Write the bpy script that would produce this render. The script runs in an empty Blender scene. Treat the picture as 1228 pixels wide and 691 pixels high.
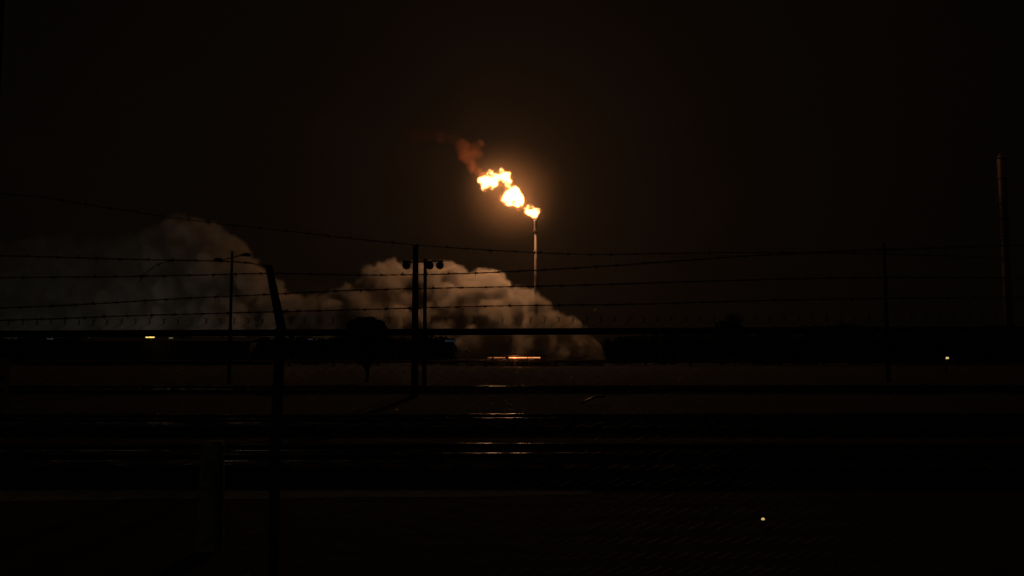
import bpy, math, random
from mathutils import Vector, noise
random.seed(7)
scene = bpy.context.scene
scene.view_settings.view_transform = 'Standard'
scene.view_settings.look = 'None'
scene.view_settings.exposure = 0

# ---------------------------------------------------------------- image pixel to world helper
F = 1063.0; HOR = 428.0; CAMH = 1.7
PITCH = math.atan((HOR-345.5)/F)
def W(x, y, d):
    """image pixel coordinates x, y -> world position at assumed depth d (m)"""
    a = (x-614.0)/F; b = (345.5-y)/F
    c, s = math.cos(PITCH), math.sin(PITCH)
    yy = c - b*s; zz = s + b*c
    k = d/yy
    return Vector((a*k, d, CAMH+zz*k))
def MPP(d): return d/F

# ---------------------------------------------------------------- camera
cd = bpy.data.cameras.new("camera"); cam = bpy.data.objects.new("camera", cd)
scene.collection.objects.link(cam)
cam.location = (0,0,CAMH); cam.rotation_euler = (math.pi/2+PITCH,0,0)
cd.sensor_width = 36; cd.lens = F*36/1228; cd.clip_end = 6000; cd.clip_start=0.05
scene.camera = cam

# ---------------------------------------------------------------- world
w = bpy.data.worlds.new("World"); scene.world = w; w.use_nodes = True
nt = w.node_tree; bg = nt.nodes["Background"]
sky = nt.nodes.new("ShaderNodeTexSky"); sky.sky_type='NISHITA'; sky.sun_disc=False
sky.sun_elevation = math.radians(-4); sky.sun_rotation = math.radians(200)
mul = nt.nodes.new("ShaderNodeMix"); mul.data_type='RGBA'; mul.blend_type='MULTIPLY'; mul.inputs[0].default_value=1
nt.links.new(sky.outputs[0], mul.inputs[6]); mul.inputs[7].default_value=(1,.62,.34,1)
add = nt.nodes.new("ShaderNodeMix"); add.data_type='RGBA'; add.blend_type='ADD'; add.inputs[0].default_value=1
nt.links.new(mul.outputs[2], add.inputs[6]); add.inputs[7].default_value=(.105,.085,.060,1)
nt.links.new(add.outputs[2], bg.inputs[0]); bg.inputs[1].default_value = 0.0095

# ---------------------------------------------------------------- materials
def mat(name, col, rough=.8, metal=0, nscale=None, var=.35, bump=0, rvar=0):
    m = bpy.data.materials.new(name); m.use_nodes=True
    n=m.node_tree; b=n.nodes["Principled BSDF"]
    b.inputs["Roughness"].default_value=rough; b.inputs["Metallic"].default_value=metal
    b.inputs["Base Color"].default_value=(*col,1)
    if nscale:
        tc=n.nodes.new("ShaderNodeTexCoord"); t=n.nodes.new("ShaderNodeTexNoise")
        t.inputs["Scale"].default_value=nscale; t.inputs["Detail"].default_value=6
        n.links.new(tc.outputs["Object"],t.inputs["Vector"])
        r=n.nodes.new("ShaderNodeValToRGB")
        r.color_ramp.elements[0].position=.3; r.color_ramp.elements[1].position=.7
        r.color_ramp.elements[0].color=(*[c*(1-var) for c in col],1)
        r.color_ramp.elements[1].color=(*[min(1,c*(1+var)) for c in col],1)
        n.links.new(t.outputs["Fac"],r.inputs[0]); n.links.new(r.outputs[0],b.inputs["Base Color"])
        if rvar:
            mr=n.nodes.new("ShaderNodeMapRange"); mr.inputs["From Min"].default_value=.48; mr.inputs["From Max"].default_value=.6
            mr.inputs["To Min"].default_value=rough; mr.inputs["To Max"].default_value=rough+rvar
            n.links.new(t.outputs["Fac"],mr.inputs["Value"]); n.links.new(mr.outputs[0],b.inputs["Roughness"])
        if bump:
            bp=n.nodes.new("ShaderNodeBump"); bp.inputs["Strength"].default_value=bump; bp.inputs["Distance"].default_value=.05
            n.links.new(t.outputs["Fac"],bp.inputs["Height"]); n.links.new(bp.outputs[0],b.inputs["Normal"])
    return m
def emis(name,col,s):
    m=bpy.data.materials.new(name); m.use_nodes=True; n=m.node_tree; b=n.nodes["Principled BSDF"]
    b.inputs["Base Color"].default_value=(*col,1)
    b.inputs["Emission Color"].default_value=(*col,1); b.inputs["Emission Strength"].default_value=s
    return m
M_ground=mat("dirt_gravel",(.04,.024,.018),1,0,3.0,.5,.6)
M_path=mat("pale_concrete",(.34,.33,.27),.95,0,3,.35,.3)
M_ball=mat("ballast",(.04,.029,.025),1,0,14,.6,1)
M_steel=mat("rail_steel",(.26,.20,.16),.17,1,1.6,.4,0,.6)
M_pipe=mat("pipe_jacket",(.3,.25,.2),.4,1,.35,.3,0,.3)
M_wood=mat("sleeper_wood",(.04,.03,.022),1,0,10,.4)
M_pole=mat("weathered_pole",(.06,.045,.035),.9,0,12,.4)
M_galv=mat("galvanised_wire",(.36,.31,.25),.6,.3,20,.3)
M_rail=mat("fence_pipe",(.06,.055,.05),.7,.3,20,.3)
M_rust=mat("rusty_barbed_wire",(.22,.14,.09),.75,.1,60,.4)
M_conc=mat("old_concrete",(.48,.5,.36),.95,0,14,.5,.6)
M_stack=mat("stack_painted_steel",(.15,.12,.10),.75,.1,.6,.4)
M_leaf=mat("dark_foliage",(.045,.055,.03),.9,0,2,.4)
M_lampbody=mat("lamp_housing",(.06,.06,.06),.5,.5,20,.2)
M_bld=mat("corrugated_wall",(.10,.09,.08),.8,.1,1,.3)
M_roof=mat("roof_sheet",(.06,.055,.05),.9,0,1,.3)
M_sign=mat("faded_sign_and_lit_vessel",(.6,.4,.3),.7,0,20,.3)

# ---------------------------------------------------------------- mesh helpers
def new_obj(name, verts, faces, m=None, parent=None, smooth=False):
    me=bpy.data.meshes.new(name); me.from_pydata([tuple(v) for v in verts],[],faces); me.update()
    if smooth:
        for p in me.polygons: p.use_smooth=True
    o=bpy.data.objects.new(name,me); scene.collection.objects.link(o)
    if m: me.materials.append(m)
    if parent: o.parent=parent
    return o
def empty(name):
    o=bpy.data.objects.new(name,None); scene.collection.objects.link(o); return o
class MB:
    def __init__(s): s.v=[]; s.f=[]
    def tube(s,pts,r,n=6,cap=True):
        pts=[Vector(p) for p in pts]; rs=r if isinstance(r,(list,tuple)) else [r]*len(pts)
        base=len(s.v)
        for i,p in enumerate(pts):
            t=(pts[min(i+1,len(pts)-1)]-pts[max(i-1,0)]).normalized()
            up=Vector((0,0,1)) if abs(t.z)<.9 else Vector((0,1,0))
            a=t.cross(up).normalized(); b=t.cross(a)
            for k in range(n):
                an=2*math.pi*k/n
                s.v.append(p+(a*math.cos(an)+b*math.sin(an))*rs[i])
        for i in range(len(pts)-1):
            for k in range(n):
                s.f.append((base+i*n+k,base+i*n+(k+1)%n,base+(i+1)*n+(k+1)%n,base+(i+1)*n+k))
        if cap:
            s.f.append(tuple(base+k for k in range(n))[::-1]); e=base+(len(pts)-1)*n
            s.f.append(tuple(e+k for k in range(n)))
    def box(s,c,d,rz=0):
        b=len(s.v); co,si=math.cos(rz),math.sin(rz)
        for z in(-1,1):
            for x,y in((-1,-1),(1,-1),(1,1),(-1,1)):
                X=x*d[0]/2;Y=y*d[1]/2
                s.v.append(Vector((c[0]+X*co-Y*si,c[1]+X*si+Y*co,c[2]+z*d[2]/2)))
        for q in((0,3,2,1),(4,5,6,7),(0,1,5,4),(1,2,6,5),(2,3,7,6),(3,0,4,7)): s.f.append(tuple(b+i for i in q))
    def obj(s,name,m,parent=None,smooth=False): return new_obj(name,s.v,s.f,m,parent,smooth)

# ---------------------------------------------------------------- ground
new_obj("ground",[(-4000,-200,0),(4000,-200,0),(4000,5000,0),(-4000,5000,0)],[(0,1,2,3)],M_ground)
v=[];f=[];n=120
for i in range(n+1):
    X=-60+61*i/n
    w_=.75-.55*max(0,(X+6)/8)
    v+= [(X,11.35-w_+.10*noise.noise(Vector((X*.8,0,0))),.004),(X,11.35+w_+.10*noise.noise(Vector((X*.8,5,0))),.004)]
for i in range(n): f.append((2*i,2*i+2,2*i+3,2*i+1))
new_obj("access_road",v,f,M_path)

def track(y0,y1,xs=80):
    e=empty("railway_track")
    def cy(x,off): return y0+(y1-y0)*(x+xs)/(2*xs)+off
    b=MB()
    for x in range(0,int(2*xs/0.65)):
        X=-xs+x*.65
        b.box((X+random.uniform(-.02,.02),cy(X,.72),.10),(.22,2.5,.10),random.uniform(-.02,.02))
    b.obj("sleepers",M_wood,e)
    v=[];f=[];n=400
    prof=[(-1.5,0.004),(-1.0,.10),(-.4,.115),(.72,.12),(1.8,.115),(2.4,.10),(2.9,.004)]
    for i in range(n+1):
        X=-xs+2*xs*i/n
        for o,z in prof: v.append((X,cy(X,o)+random.uniform(-.06,.06),z+(random.uniform(-.02,.02) if z>.05 else 0)))
    m=len(prof)
    for i in range(n):
        for k in range(m-1): f.append((i*m+k,(i+1)*m+k,(i+1)*m+k+1,i*m+k+1))
    new_obj("ballast_bed",v,f,M_ball,e)
    for off in(0,1.435):
        pr=[(-.07,.15),(-.07,.165),(-.012,.18),(-.012,.26),(-.036,.275),(-.036,.297),(-.028,.307),(-.014,.311),(0,.312),(.014,.311),(.028,.307),(.036,.297),(.036,.275),(.012,.26),(.012,.18),(.07,.165),(.07,.15)]
        v=[];f=[];n=320;m=len(pr)
        for i in range(n+1):
            X=-xs+2*xs*i/n; wz=noise.noise(Vector((X*.35,off*9,y0)))*.006
            for o,z in pr: v.append((X,cy(X,off)+o+wz*2,z+wz))
        for i in range(n):
            for k in range(m-1): f.append((i*m+k,i*m+k+1,(i+1)*m+k+1,(i+1)*m+k))
        new_obj("rail",v,f,M_steel,e,True)
track(13.0,13.0); track(20.2,20.6); track(41,43)
# bent pipe by the track, added to catch a glint of flame
b=MB(); c=W(710,484,32.0)
b.tube([(c.x-.38+.08*i,32.0-.25+.035*i*i*.12,.06+.22*math.sin(min(1,i/9)*1.57)) for i in range(12)],.045,14)
b.obj("glint_pipe",M_pipe,None,True)

# ---------------------------------------------------------------- chain link fence
FD=4.5
fence=empty("chain_link_fence")
def railz(x): return CAMH+.127+.0045*x
XL,XR=-7.5,7.5
b=MB(); b.tube([(XL+i*.5,FD,railz(XL+i*.5)) for i in range(31)],.0175,10); b.obj("top_rail",M_rail,fence,True)
b=MB()
hd=.036
ncol=int((XR-XL)/(hd*2))
wr=.0018
for c in range(ncol):
    x0=XL+c*hd*2
    top=railz(x0)+.05
    pts=[]; k=0; z=top
    while z>0.03:
        side=1 if (k%2)==0 else -1
        pts.append((x0+side*(hd+.002),FD+.024+(0.004 if k%2 else -.004),z)); z-=hd; k+=1
    b.tube(pts,wr,3,False)
    for sgn in(1,-1):
        b.tube([(x0+hd,FD+.024,top-.002),(x0+hd+sgn*.004,FD+.022,top+.014),(x0+hd-sgn*.012+random.uniform(-.004,.004),FD+.02,top+.03+random.uniform(-.004,.006))],wr*1.15,3,False)
b.obj("mesh_fabric",M_galv,fence)
b=MB()
x1=W(338,400,FD).x; px=[x1-2.9,x1,x1+2.9,x1+5.8]
b.tube([(x1,FD-.045,0),(x1-.01,FD-.045,1.2),(x1+.004,FD-.045,railz(x1)+.02)],.026,10)
for x in px[:1]+px[3:]:
    b.tube([(x,FD-.045,0),(x,FD-.045,railz(x)+.02)],.024,10)
b.obj("line_posts",M_rail,fence,True)
b=MB()
p0=W(339,402,FD-.045); p1=W(331,362,FD-.07); p2=W(322,318,FD-.11)
b.tube([p0,p1,p2],[.024,.021,.017],8)
b.tube([W(334,378,FD-.1),W(345,372,FD-.1)],.006,5)
for x in(px[0],px[3]):
    b.tube([(x,FD-.045,railz(x)),(x-.04,FD-.1,railz(x)+.36)],.018,8)
b.obj("extension_arm",M_rail,fence,True)

def barbed(path,name="barbed_wire",k=1):
    P=[W(x,y,FD-.08+.02*math.sin(x*.01)) for x,y in path]
    pts=[]
    Q=[P[0]*2-P[1]]+P+[P[-1]*2-P[-2]]
    for i in range(1,len(Q)-2):
        L=(Q[i+1]-Q[i]).length; n=max(2,int(L/.012))
        for kk in range(n):
            t=kk/n
            pts.append(.5*((2*Q[i])+(-Q[i-1]+Q[i+1])*t+(2*Q[i-1]-5*Q[i]+4*Q[i+1]-Q[i+2])*t*t+(-Q[i-1]+3*Q[i]-3*Q[i+1]+Q[i+2])*t**3))
    pts.append(P[-1])
    b=MB(); n=len(pts)
    for s in(0,math.pi):
        b.tube([p+Vector((0,math.cos(i*.75+s),math.sin(i*.75+s)))*.0021*k for i,p in enumerate(pts)],.0017*k,4,False)
    i=0
    while i<n-2:
        i+=random.randint(9,11)
        if i>=n-2: break
        c=pts[i]
        for q in range(4):
            a=random.uniform(0,6.28)
            dr=Vector((random.uniform(-.5,.5),math.cos(a),math.sin(a))).normalized()
            off=Vector(((q-1.5)*.003,0,0))
            b.tube([c+off-dr*.003,c+off+dr*.018],[.0019,.0009],3,False)
        b.tube([c-Vector((.007,0,0)),c+Vector((.007,0,0))],.0052*k,5)
    b.obj(name,M_rust,fence)
barbed([(-250,222),(10,233),(100,245),(200,260),(278,270),(360,279),(430,287),(540,297),(700,305),(880,303),(1060,305),(1300,312)],k=.7)
barbed([(-250,302),(10,307),(150,311),(280,314),(322,320)])
barbed([(-250,336),(10,333),(130,332),(240,330),(325,328),(440,330),(560,328),(700,321),(900,307),(1050,300),(1300,292)])
barbed([(-250,376),(10,369),(120,364),(220,358),(328,353),(430,348),(560,345),(700,342),(860,337),(1050,333),(1300,334)])
barbed([(-250,388),(10,384),(150,379),(333,374),(450,371),(600,367),(760,365),(900,361),(1060,358),(1300,356)])
barbed([(165,340),(178,325),(190,317),(204,313)],"loose_wire",.8)

# post + sign at the left edge
e=empty("sign_post")
b=MB(); x=W(1,0,3.9).x
b.tube([(x-.01,3.9,0),(x-.01,3.9,3.8)],.026,12); b.obj("post",M_pole,e,True)
b=MB(); c=W(-6,459,3.86); b.box((c.x,c.y-.008,c.z),(.13,.004,.21)); b.obj("plate",M_sign,e)
b=MB(); b.box((c.x,c.y-.012,c.z+.02),(.09,.003,.02)); b.box((c.x,c.y-.012,c.z-.03),(.09,.003,.02)); b.obj("lettering",M_pole,e)

# old concrete post behind fence
e=empty("concrete_post")
bpos=W(252,655,8.0)
v=[];f=[];n=16;L=22
for j in range(L+1):
    z=.95*j/L
    for k in range(n):
        a=2*math.pi*k/n
        cx=math.copysign(abs(math.cos(a))**.55,math.cos(a)); sy=math.copysign(abs(math.sin(a))**.55,math.sin(a))
        r=.105*(1-.10*j/L)*(1+.05*noise.noise(Vector((cx*2,sy*2,z*6))))
        if j==L: r*=.85
        v.append((bpos.x+cx*r,8+sy*r,z))
for j in range(L):
    for k in range(n): f.append((j*n+k,j*n+(k+1)%n,(j+1)*n+(k+1)%n,(j+1)*n+k))
f.append(tuple(L*n+k for k in range(n)))
new_obj("shaft",v,f,M_conc,e,True)

# ---------------------------------------------------------------- utility poles
def pole_a():
    e=empty("utility_pole"); d=38; t=W(498.5,295,d); b=MB()
    b.tube([(t.x,d,0),(t.x,d,t.z*.6),(t.x,d,t.z)],[.15,.135,.12],12); b.obj("pole",M_pole,e,True)
    b=MB(); b.box((t.x,d-.14,t.z-.35),(.06,.04,.5)); b.tube([(t.x,d-.13,t.z-.75),(t.x-.35,d-.2,t.z-.72)],.03,6)
    b.box((t.x-.4,d-.2,t.z-.75),(.22,.2,.16)); b.obj("bracket",M_lampbody,e)
pole_a()
def flood_pole():
    e=empty("floodlight_pole"); d=46; t=W(510,311,d); b=MB()
    b.tube([(t.x,d,0),(t.x,d,t.z)],[.11,.085],10); b.obj("pole",M_pole,e,True)
    a0=W(486,315,d); a1=W(532,313,d)
    b=MB(); b.tube([a0,a1],.04,6); b.obj("crossarm",M_pole,e)
    b=MB()
    for xx in(488,516,528):
        c=W(xx,317,d)
        b.tube([c+Vector((0,.15,.12)),c+Vector((0,.0,0)),c+Vector((0,-.25,-.1))],[.07,.17,.21],10)
        b.tube([c+Vector((-.2,0,0)),c+Vector((-.2,0,.14)),c+Vector((.2,0,.14)),c+Vector((.2,0,0))],.018,5)
    b.obj("floodlights",M_lampbody,e)
flood_pole()
def pole_c():
    e=empty("street_lamp"); d=55; t=W(278.5,301,d); b=MB()
    b.tube([(t.x,d,0),(t.x,d,t.z)],[.12,.07],10); b.obj("pole",M_pole,e,True)
    b=MB(); b.tube([W(268,312,d),W(278.5,309,d),W(290,306,d)],.035,6)
    b.obj("arm",M_pole,e)
    b=MB()
    for q,dx in((W(268,312,d),-1),(W(289,306,d),1)):
        b.tube([q,q+Vector((dx*.2,0,.03)),q+Vector((dx*.5,0,.02)),q+Vector((dx*.62,0,-.02))],[.04,.1,.12,.04],8)
    b.obj("lamp_heads",M_lampbody,e,True)
pole_c()
def pole_d():
    e=empty("utility_pole"); d=60; t=W(1060,291,d); b=MB()
    b.tube([(t.x,d,0),(t.x,d,t.z)],[.15,.10],12); b.obj("pole",M_bld,e,True)
    b=MB(); b.box((t.x,d-.16,t.z-.5),(1.2,.1,.12)); b.obj("crossarm",M_bld,e)
pole_d()

# ---------------------------------------------------------------- foliage
def leaves(b,c,r,n,size):
    for _ in range(n):
        dv=Vector((random.gauss(0,1),random.gauss(0,1),random.gauss(0,1))).normalized()*(random.random()**.4)
        p=Vector((c[0]+dv.x*r[0],c[1]+dv.y*r[1],c[2]+dv.z*r[2]))
        if p.z<0: continue
        a=Vector((random.gauss(0,1),random.gauss(0,1),random.gauss(0,1))).normalized()*size*random.uniform(.5,1.2)
        q=a.orthogonal().normalized()*size*random.uniform(.3,.7)
        k=len(b.v); b.v+= [p-a,p+q,p+a,p-q]; b.f.append((k,k+1,k+2,k+3))
e=empty("bush"); b=MB(); d=60
for (x,y,r) in((424,391,8),(432,388,8.5),(444,388,9),(454,391,8),(459,397,7),(440,400,14),(426,404,11),(455,405,11),(440,416,18),(426,418,14),(455,418,14)):
    c=W(x,y,d); R=r*MPP(d); leaves(b,c,(R,R*1.2,R*.95),1700,.08)
b.obj("foliage",M_leaf,e)
b=MB(); g=W(440,420,d); b.tube([(g.x,d,0),(g.x+.1,d,.8),(g.x-.1,d,1.6)],[.12,.09,.04],8)
for k in range(6):
    a=k*1.05; b.tube([(g.x,d,.7),(g.x+math.cos(a)*.5,d+math.sin(a)*.5,1.6),(g.x+math.cos(a)*.8,d+math.sin(a)*.6,2.4)],[.06,.04,.015],6)
b.obj("stems",M_wood,e)
b=MB(); d=200
def tl(x):
    if x<540: base=405+5*noise.noise(Vector((x*.03,0,0)))
    elif x<725: base=431
    else: base=404-4*math.sin((x-725)*.006)+7*noise.noise(Vector((x*.035,2,0)))
    if 860<x<892: base-=26*math.sin((x-860)/32*math.pi)
    if 960<x<1045: base-=9
    if 1100<x: base-=8
    return base
x=-500
while x<1750:
    t=tl(x)
    if not(545<x<715):
        rr=random.uniform(6,11)
        yy=t+rr*.8
        while yy<432:
            c=W(x+random.uniform(-3,3),yy,d+random.uniform(-4,4)); R=rr*MPP(d)
            leaves(b,c,(R*1.1,R,R),130,.38); yy+=rr*.9
    x+=6
b.obj("distant_tree_line",M_leaf)

b=MB()
for _ in range(60):
    x=random.uniform(540,760); c=W(x,431,170); leaves(b,(c.x,170+random.uniform(-5,5),.2),(1.6,1.2,random.uniform(.3,.9)),90,.13)
b.obj("scrub",M_leaf)

e=empty("pipeline"); b=MB()
pp=[(-90+i*3,160,.85+.05*noise.noise(Vector((i*.9,0,0)))) for i in range(70)]
b.tube(pp,.3,24); b.obj("pipe",M_pipe,e,True)
b=MB()
for i in range(24):
    b.box((-88+i*8,160,.26),(.3,.5,.52))
b.obj("supports",M_pole,e)

def lamp(loc,p,col,r=.3):
    l=bpy.data.lights.new("lamp_light",'POINT'); l.energy=p; l.color=col; l.shadow_soft_size=r
    o=bpy.data.objects.new("lamp_light",l); scene.collection.objects.link(o); o.location=loc; return o
e=empty("assumed_canopy"); d=150  # canopy added on assumption, to carry an orange emissive streak
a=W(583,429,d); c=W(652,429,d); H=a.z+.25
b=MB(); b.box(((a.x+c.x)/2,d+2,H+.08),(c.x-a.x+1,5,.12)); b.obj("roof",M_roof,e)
b=MB()
xx=a.x
while xx<=c.x+.01:
    b.tube([(xx,d+.1,0),(xx,d+.1,H+.02)],.05,6); b.tube([(xx,d+4,0),(xx,d+4,H+.02)],.05,6); xx+=(c.x-a.x)/4
b.obj("posts",M_pole,e)
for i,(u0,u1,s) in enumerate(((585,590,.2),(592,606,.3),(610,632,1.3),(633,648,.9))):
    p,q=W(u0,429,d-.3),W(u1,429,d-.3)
    b=MB(); b.tube([p,q],.08,8); b.obj("orange_strip",emis("orange_glow_%d"%i,(1,.34,.11),s*1.2),e)
o=lamp(((a.x+c.x)/2,d-.8,H-.3),110,(1,.28,.12),.3); o.parent=e

e=empty("warehouse"); d=190
a=W(95,410,d); c=W(300,410,d); wd=c.x-a.x; cx=(a.x+c.x)/2; H=5.0
b=MB()
n=int(wd/.6)
for i in range(n): b.box((a.x+(i+.5)*wd/n,d+(0.06 if i%2 else 0),H/2),(wd/n-.003,.4,H))
b.box((cx,d+9,H/2-.02),(wd-.5,17,H-.05)); b.obj("walls",M_bld,e)
v=[(a.x-.5,d-1,H),(c.x+.5,d-1,H),(c.x+.5,d+9,H+1.2),(a.x-.5,d+9,H+1.2),(c.x+.5,d+19,H),(a.x-.5,d+19,H)]
new_obj("roof",v,[(0,1,2,3),(3,2,4,5)],M_roof,e)
b=MB()
for i in range(4): b.box((a.x+(i+.5)*wd/4,d-.25,1.9),(4,.1,3.8))
b.obj("doors",M_roof,e)

e=empty("blocker_building"); d=300  # added to keep the plant lamps from glinting on the rails
a=W(-260,410,d); c=W(345,410,d); wd=c.x-a.x; H=6.2
b=MB(); b.box(((a.x+c.x)/2,d+8,H/2),(wd,16,H)); b.obj("walls",M_bld,e)
b=MB(); y0,y1=d-.6,d+16.6
b.v+= [Vector(p) for p in((a.x-.5,y0,H+.01),(c.x+.5,y0,H+.01),(c.x+.5,d+8,H+1.0),(a.x-.5,d+8,H+1.0),(c.x+.5,y1,H+.01),(a.x-.5,y1,H+.01))]
b.f+=[(0,1,2,3),(3,2,4,5)]; b.obj("roof",M_roof,e)
b=MB()
for i in range(14): b.box((a.x+(i+.5)*wd/14,d-.05,2.2),(5,.1,4.4))
for i in range(13): b.tube([(a.x+(i+1)*wd/14,d+8,H+.9),(a.x+(i+1)*wd/14,d+8,H+1.6)],.4,8)
b.obj("doors_and_vents",M_roof,e)

def yard_lamp(x,y,d,p,col,wpx,name="yard_lamp",hz=.12,es=6):
    e=empty(name); t=W(x,y,d); b=MB()
    b.tube([(t.x,d+.3,0),(t.x,d+.3,t.z+.2)],[.09,.06],8); b.tube([(t.x,d+.3,t.z+.2),(t.x,d,t.z+hz+.05)],.04,6); b.obj("mast",M_pole,e)
    b=MB()
    wd=wpx*MPP(d)
    b.tube([(t.x-wd/2,d,t.z),(t.x-wd*.4,d,t.z),(t.x+wd*.4,d,t.z),(t.x+wd/2,d,t.z)],[hz*.4,hz,hz,hz*.4],10)
    b.obj("luminaire",emis("lamp_glass_"+name,col,es),e)
    if p:
        o=lamp((t.x,d-.6,t.z),p,col); o.parent=e
yard_lamp(180,404.5,186,5,(1,.78,.2),11,es=1.2,hz=.15)
yard_lamp(205,405.5,184,0,(.8,.85,.35),5,es=.12,hz=.12)
yard_lamp(60,406.5,184,0,(.4,.6,.5),8,es=.035,hz=.15)
yard_lamp(372,407,184,0,(.3,.4,.55),6,es=.03,hz=.15)
yard_lamp(540,409,184,0,(.25,.45,.6),14,es=.022,hz=.2)
yard_lamp(1136,429.5,90,0,(1,.75,.3),3.2,es=.9,hz=.10)
e=empty("glint_marker"); t=W(915,624,9.15); b=MB(); b.tube([(t.x,9.15,0),(t.x,9.15,.05)],.025,8); b.obj("base",M_lampbody,e)  # a glint, modelled as a small emissive marker
b=MB(); b.tube([(t.x,9.15,.05),(t.x,9.15,.064),(t.x,9.15,.072)],[.017,.017,.006],8); b.obj("lens",emis("marker_glint",(1,.68,.26),.6),e)

# ---------------------------------------------------------------- flare stack
FLD=388
e=empty("flare_stack"); tip=W(642.5,264,FLD)
b=MB(); b.tube([(tip.x,FLD,0),(tip.x,FLD,tip.z*.5),(tip.x,FLD,tip.z-5)],[.95,.75,.6],16); b.obj("riser",M_stack,e,True)
b=MB(); b.tube([(tip.x,FLD,tip.z-5),(tip.x,FLD,tip.z-4.6),(tip.x,FLD,tip.z-.5),(tip.x,FLD,tip.z)],[.6,.8,.8,.95],16); b.obj("burner_tip",M_stack,e,True)
b=MB()
for z in(tip.z-5.2,tip.z-14,tip.z-25,tip.z-38):
    b.tube([(tip.x,FLD,z),(tip.x,FLD,z+.15)],1.2,16)
    for k in range(10):
        a=k*.628; b.tube([(tip.x+1.15*math.cos(a),FLD+1.15*math.sin(a),z),(tip.x+1.15*math.cos(a),FLD+1.15*math.sin(a),z+1.1)],.04,4)
b.tube([(tip.x+.95,FLD-.3,0),(tip.x+.95,FLD-.3,tip.z-5)],.09,6)
b.obj("platforms_and_ladder",M_stack,e)
b=MB()
for k in range(3):
    a=k*2.094+.5
    for hz in(.85,.55): b.tube([(tip.x,FLD,tip.z*hz),(tip.x+35*math.cos(a),FLD+35*math.sin(a),0)],.02,4)
b.obj("guy_wires",M_lampbody,e)

e=empty("distillation_column"); d=300; t=W(1200,184,d); b=MB()
b.tube([(t.x,d,t.z-17),(t.x,d,t.z-3),(t.x,d,t.z-1.2),(t.x,d,t.z)],[1.4,1.35,1.2,.4],18); b.obj("vessel_painted_lit",M_sign,e,True)  # paler colour stands in for light on the column's top
b=MB(); b.tube([(t.x,d,0),(t.x,d,t.z-17)],[1.6,1.41],18); b.obj("vessel_painted_unlit",M_bld,e,True)  # darker colour stands in for the unlit lower part
b=MB()
for i in range(8):
    z=t.z-2-i*7; b.tube([(t.x,d,z),(t.x,d,z+.2)],2.0,16)
b.tube([(t.x-1.6,d,0),(t.x-1.6,d,t.z)],.15,6)
b.obj("platforms",M_pole,e)

# ---------------------------------------------------------------- fog volumes from point clouds
def vol_obj(name, pts, voxel, material, parent=None):
    me=bpy.data.meshes.new(name); me.from_pydata([tuple(p[0]) for p in pts],[],[])
    at=me.attributes.new("rad",'FLOAT','POINT'); at.data.foreach_set("value",[p[1] for p in pts])
    o=bpy.data.objects.new(name,me); scene.collection.objects.link(o); me.materials.append(material)
    if parent: o.parent=parent
    g=bpy.data.node_groups.new(name+"_gn","GeometryNodeTree")
    g.interface.new_socket("Geometry",in_out='INPUT',socket_type='NodeSocketGeometry')
    g.interface.new_socket("Geometry",in_out='OUTPUT',socket_type='NodeSocketGeometry')
    N=g.nodes; i=N.new("NodeGroupInput"); ou=N.new("NodeGroupOutput")
    mp=N.new("GeometryNodeMeshToPoints"); na=N.new("GeometryNodeInputNamedAttribute"); na.data_type='FLOAT'; na.inputs["Name"].default_value="rad"
    pv=N.new("GeometryNodePointsToVolume"); pv.resolution_mode='VOXEL_SIZE'
    pv.inputs["Voxel Size"].default_value=voxel; pv.inputs["Density"].default_value=1
    sm=N.new("GeometryNodeSetMaterial"); sm.inputs["Material"].default_value=material
    L=g.links; L.new(i.outputs[0],mp.inputs["Mesh"]); L.new(na.outputs[0],mp.inputs["Radius"])
    L.new(mp.outputs[0],pv.inputs["Points"]); L.new(na.outputs[0],pv.inputs["Radius"])
    L.new(pv.outputs[0],sm.inputs[0]); L.new(sm.outputs[0],ou.inputs[0])
    md=o.modifiers.new("fog",'NODES'); md.node_group=g
    return o
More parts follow.
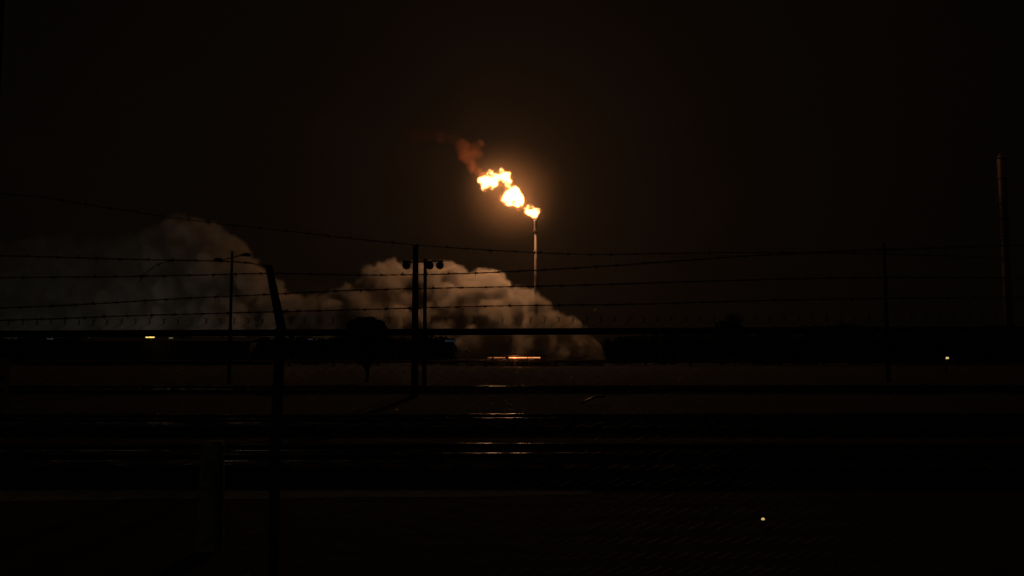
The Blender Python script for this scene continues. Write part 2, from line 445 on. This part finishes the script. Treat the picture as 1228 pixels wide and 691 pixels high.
def vol_mat(name,col,dens,nscale,lo,hi,emit=None,estr=0,aniso=0,xr=None,dist=0,det=1,step=2,tmin=0):
    m=bpy.data.materials.new(name); m.use_nodes=True; n=m.node_tree; n.nodes.clear()
    try: m.cycles.volume_step_rate=step
    except Exception as ex: print(ex)
    out=n.nodes.new("ShaderNodeOutputMaterial"); pv=n.nodes.new("ShaderNodeVolumePrincipled")
    n.links.new(pv.outputs[0],out.inputs["Volume"])
    pv.inputs["Color"].default_value=(*col,1); pv.inputs["Anisotropy"].default_value=aniso
    pv.inputs["Density Attribute"].default_value=""
    at=n.nodes.new("ShaderNodeAttribute"); at.attribute_name="density"
    tc=n.nodes.new("ShaderNodeTexCoord"); t=n.nodes.new("ShaderNodeTexNoise")
    t.inputs["Scale"].default_value=nscale; t.inputs["Detail"].default_value=det; t.inputs["Distortion"].default_value=dist
    n.links.new(tc.outputs["Object"],t.inputs["Vector"])
    mr=n.nodes.new("ShaderNodeMapRange"); mr.inputs["From Min"].default_value=lo; mr.inputs["From Max"].default_value=hi
    mr.inputs["To Min"].default_value=tmin
    n.links.new(t.outputs["Fac"],mr.inputs["Value"])
    a=n.nodes.new("ShaderNodeMath"); a.operation='MULTIPLY'; n.links.new(at.outputs["Fac"],a.inputs[0]); n.links.new(mr.outputs[0],a.inputs[1])
    last=a
    if xr:
        sp=n.nodes.new("ShaderNodeSeparateXYZ"); n.links.new(tc.outputs["Object"],sp.inputs[0])
        m2=n.nodes.new("ShaderNodeMapRange"); m2.interpolation_type='SMOOTHSTEP'
        m2.inputs["From Min"].default_value=xr[0]; m2.inputs["From Max"].default_value=xr[1]
        m2.inputs["To Min"].default_value=xr[2]; m2.inputs["To Max"].default_value=xr[3]
        n.links.new(sp.outputs[0],m2.inputs["Value"])
        c=n.nodes.new("ShaderNodeMath"); c.operation='MULTIPLY'; n.links.new(last.outputs[0],c.inputs[0]); n.links.new(m2.outputs[0],c.inputs[1]); last=c
    d_=n.nodes.new("ShaderNodeMath"); d_.operation='MULTIPLY'; d_.inputs[1].default_value=dens
    n.links.new(last.outputs[0],d_.inputs[0]); n.links.new(d_.outputs[0],pv.inputs["Density"])
    if emit:
        pv.inputs["Emission Color"].default_value=(*emit,1)
        e_=n.nodes.new("ShaderNodeMath"); e_.operation='MULTIPLY'; e_.inputs[1].default_value=estr
        n.links.new(last.outputs[0],e_.inputs[0]); n.links.new(e_.outputs[0],pv.inputs["Emission Strength"])
    return m
def rdir():
    return Vector((random.gauss(0,1),random.gauss(0,1),random.gauss(0,1))).normalized()
def puff(out,c,r,lev,k=(22,7),q=(.32,.5)):
    out.append((c,r))
    if lev<=0: return
    for _ in range(k[0]):
        rr=r*random.uniform(*q); puff(out,c+rdir()*(r*.86),rr,lev-1,(k[1],k[1]),q)

random.seed(19)
TOP=[(-60,288),(0,285),(60,278),(120,280),(165,275),(185,265),(215,251),(240,256),(262,266),(290,290),(318,325),(345,346),(370,352),(395,348),(415,342),(432,332),(445,316),(460,311),(478,313),(492,318),(505,312),(530,311),(545,316),(552,325),(565,324),(580,315),(592,317),(600,331),(610,341),(625,338),(640,343),(650,354),(660,369),(672,373),(688,378),(700,390),(710,404),(722,414)]
def top(x):
    for (a,ya),(b_,yb) in zip(TOP,TOP[1:]):
        if a<=x<=b_: return ya+(yb-ya)*(x-a)/(b_-a)
    return TOP[0][1] if x<0 else 412
pts=[]
x=722.0
while x>-110:
    t=top(x); dep=390+(722-x)*.085
    h=424-t
    r=min(max(h*random.uniform(.13,.22),5),15)
    y=t+r*1.25; first=True
    while y<432:
        c=W(x+random.uniform(-3,3),y,dep+random.uniform(-12,12)*min(1,h/60)-(y-t)*.08)
        puff(pts,c,r*MPP(dep)*random.uniform(.8,1.08),2 if x>260 else 1,(13,6),(.34,.52))
        y+=r*random.uniform(.8,1.15)
        if first: r=min(r*1.25,18); first=False
    x-=r*.62
M_steam=vol_mat("steam_vapour",(.98,.87,.74),.50,.10,.32,.56,xr=(-210,-20,.06,1),step=3.5,tmin=.15)
vol_obj("steam_cloud",pts,.95,M_steam)
print("steam pts",len(pts))

random.seed(7)
BL=((641,259,3.5),(640,255,5.5),(635,253,6),(630,251,2.5),(643,254,4.5),
    (621,241,8),(613,236,9.5),(617,230,7),(607,238,6),(625,246,2.5),
    (592,218,7),(584,216,7.5),(605,211,7),(608,218,6),(577,216,4.5),(588,209,4.5),(581,224,4.5),(602,206,4),(590,226,2.5),(597,213,5.5))
pts=[]
for (x,y,r) in BL: puff(pts,W(x,y,FLD+random.uniform(-1,1)),r*MPP(FLD),2,(12,5),(.3,.5))
M_flame=vol_mat("flame",(.8,.4,.2),.0,.35,.36,.60,emit=(1,.36,.10),estr=5.0,step=2)
fl=vol_obj("flare_flame",pts,.4,M_flame)
pts=[]
for (x,y,r) in BL: puff(pts,W(x,y,FLD+random.uniform(-1,1)),r*1.25*MPP(FLD),1,(14,5),(.35,.6))
M_env=vol_mat("flame_envelope",(.8,.4,.2),.0,.22,.36,.66,emit=(1,.24,.04),estr=.14,step=2)
vol_obj("flame_envelope",pts,.5,M_env,fl)
pts=[]
for a in((574,206,6),(568,199,8),(561,190,9),(568,178,8),(553,175,9),(572,186,7),(542,167,8),(575,172,6),(556,184,9),(530,165,7)):
    puff(pts,W(a[0],a[1],FLD+random.uniform(-3,3)),a[2]*MPP(FLD),2,(12,5),(.3,.5))
M_smoke=vol_mat("soot_smoke",(.20,.075,.04),.15,.16,.34,.62,tmin=.05)
vol_obj("flare_smoke",pts,.8,M_smoke)
pts=[]
for a in((528,163,9),(512,161,9),(495,160,10),(478,159,10),(462,158,10),(445,155,10),(425,152,11),(405,150,11),(385,147,11)):
    puff(pts,W(a[0],a[1],FLD+random.uniform(2,6)),a[2]*MPP(FLD),1,(12,5),(.3,.5))
vol_obj("smoke_trail",pts,1.3,vol_mat("thin_smoke",(.26,.09,.045),.035,.07,.36,.66,step=4),bpy.data.objects["flare_smoke"])

for (x,y,p) in((590,214,32000),(615,236,32000),(637,253,9000)):
    l=bpy.data.lights.new("flame_light",'POINT'); l.energy=p; l.color=(1,.52,.26); l.shadow_soft_size=1.2
    o=bpy.data.objects.new("flame_light",l); scene.collection.objects.link(o); o.location=W(x,y,FLD)
    o.parent=fl

for (x,y,p,col,d) in((10,419,3400,(.80,.88,.85),385),(140,419,2400,(.90,.88,.80),385),(270,419,900,(1,.78,.55),385),(560,424,380,(1,.55,.3),350)):  # last entry is an unseen fill lamp, added to warm the cloud base
    t=W(x,y,d); e=empty("plant_and_fill_light"); b=MB()
    b.tube([(t.x,d,0),(t.x,d,t.z)],[.2,.12],8); b.obj("mast",M_pole,e)
    b=MB(); b.box((t.x,d,t.z+.15),(1.2,.4,.3)); b.obj("head",M_lampbody,e)
    if d<380:  # added fill lamp, screened from the camera by its hood
        b=MB(); b.box((t.x,d-.1,t.z+.75),(1.1,.08,.9)); b.box((t.x,d+.3,t.z+1.22),(1.1,.8,.04)); b.obj("hood",M_lampbody,e)
        o=lamp((t.x,d+.3,t.z+.75),p,col,.1)
    else: o=lamp((t.x,d-1.2,t.z+1.0),p,col,.3)
    o.parent=e

def scat(name,dens,col,an):
    m=bpy.data.materials.new(name); m.use_nodes=True; n=m.node_tree; n.nodes.clear()
    out=n.nodes.new("ShaderNodeOutputMaterial"); vs=n.nodes.new("ShaderNodeVolumeScatter"); n.links.new(vs.outputs[0],out.inputs["Volume"])
    vs.inputs["Density"].default_value=dens; vs.inputs["Color"].default_value=(*col,1); vs.inputs["Anisotropy"].default_value=an
    return m,n,vs
m,_,_=scat("night_haze",.00026,(.95,.78,.60),.2)
b=MB(); b.box((0,430,150),(900,500,299)); hz=b.obj("haze",m)
m,n,vs=scat("flare_bloom_haze",.004,(1,.66,.40),0)  # scatter sphere added to imitate bloom around the flame
m.cycles.volume_step_rate=3
tc=n.nodes.new("ShaderNodeTexCoord"); ln=n.nodes.new("ShaderNodeVectorMath"); ln.operation='LENGTH'
n.links.new(tc.outputs["Object"],ln.inputs[0])
mr=n.nodes.new("ShaderNodeMapRange"); mr.interpolation_type='SMOOTHERSTEP'
mr.inputs["From Min"].default_value=3; mr.inputs["From Max"].default_value=30; mr.inputs["To Min"].default_value=.0021; mr.inputs["To Max"].default_value=0
n.links.new(ln.outputs["Value"],mr.inputs["Value"]); n.links.new(mr.outputs[0],vs.inputs["Density"])
b=MB(); segs=12
b.tube([(0,0,-32*math.cos(math.pi*i/segs)) for i in range(segs+1)],[max(.05,32*math.sin(math.pi*i/segs)) for i in range(segs+1)],20)
o=b.obj("bloom_haze",m,None); o.location=W(612,234,FLD); o.parent=hz

s=bpy.data.lights.new("moon",'SUN'); s.energy=.005; s.angle=math.radians(.5); s.color=(1,.9,.75)
o=bpy.data.objects.new("moon",s); scene.collection.objects.link(o); o.rotation_euler=(math.radians(50),0,math.radians(-25))
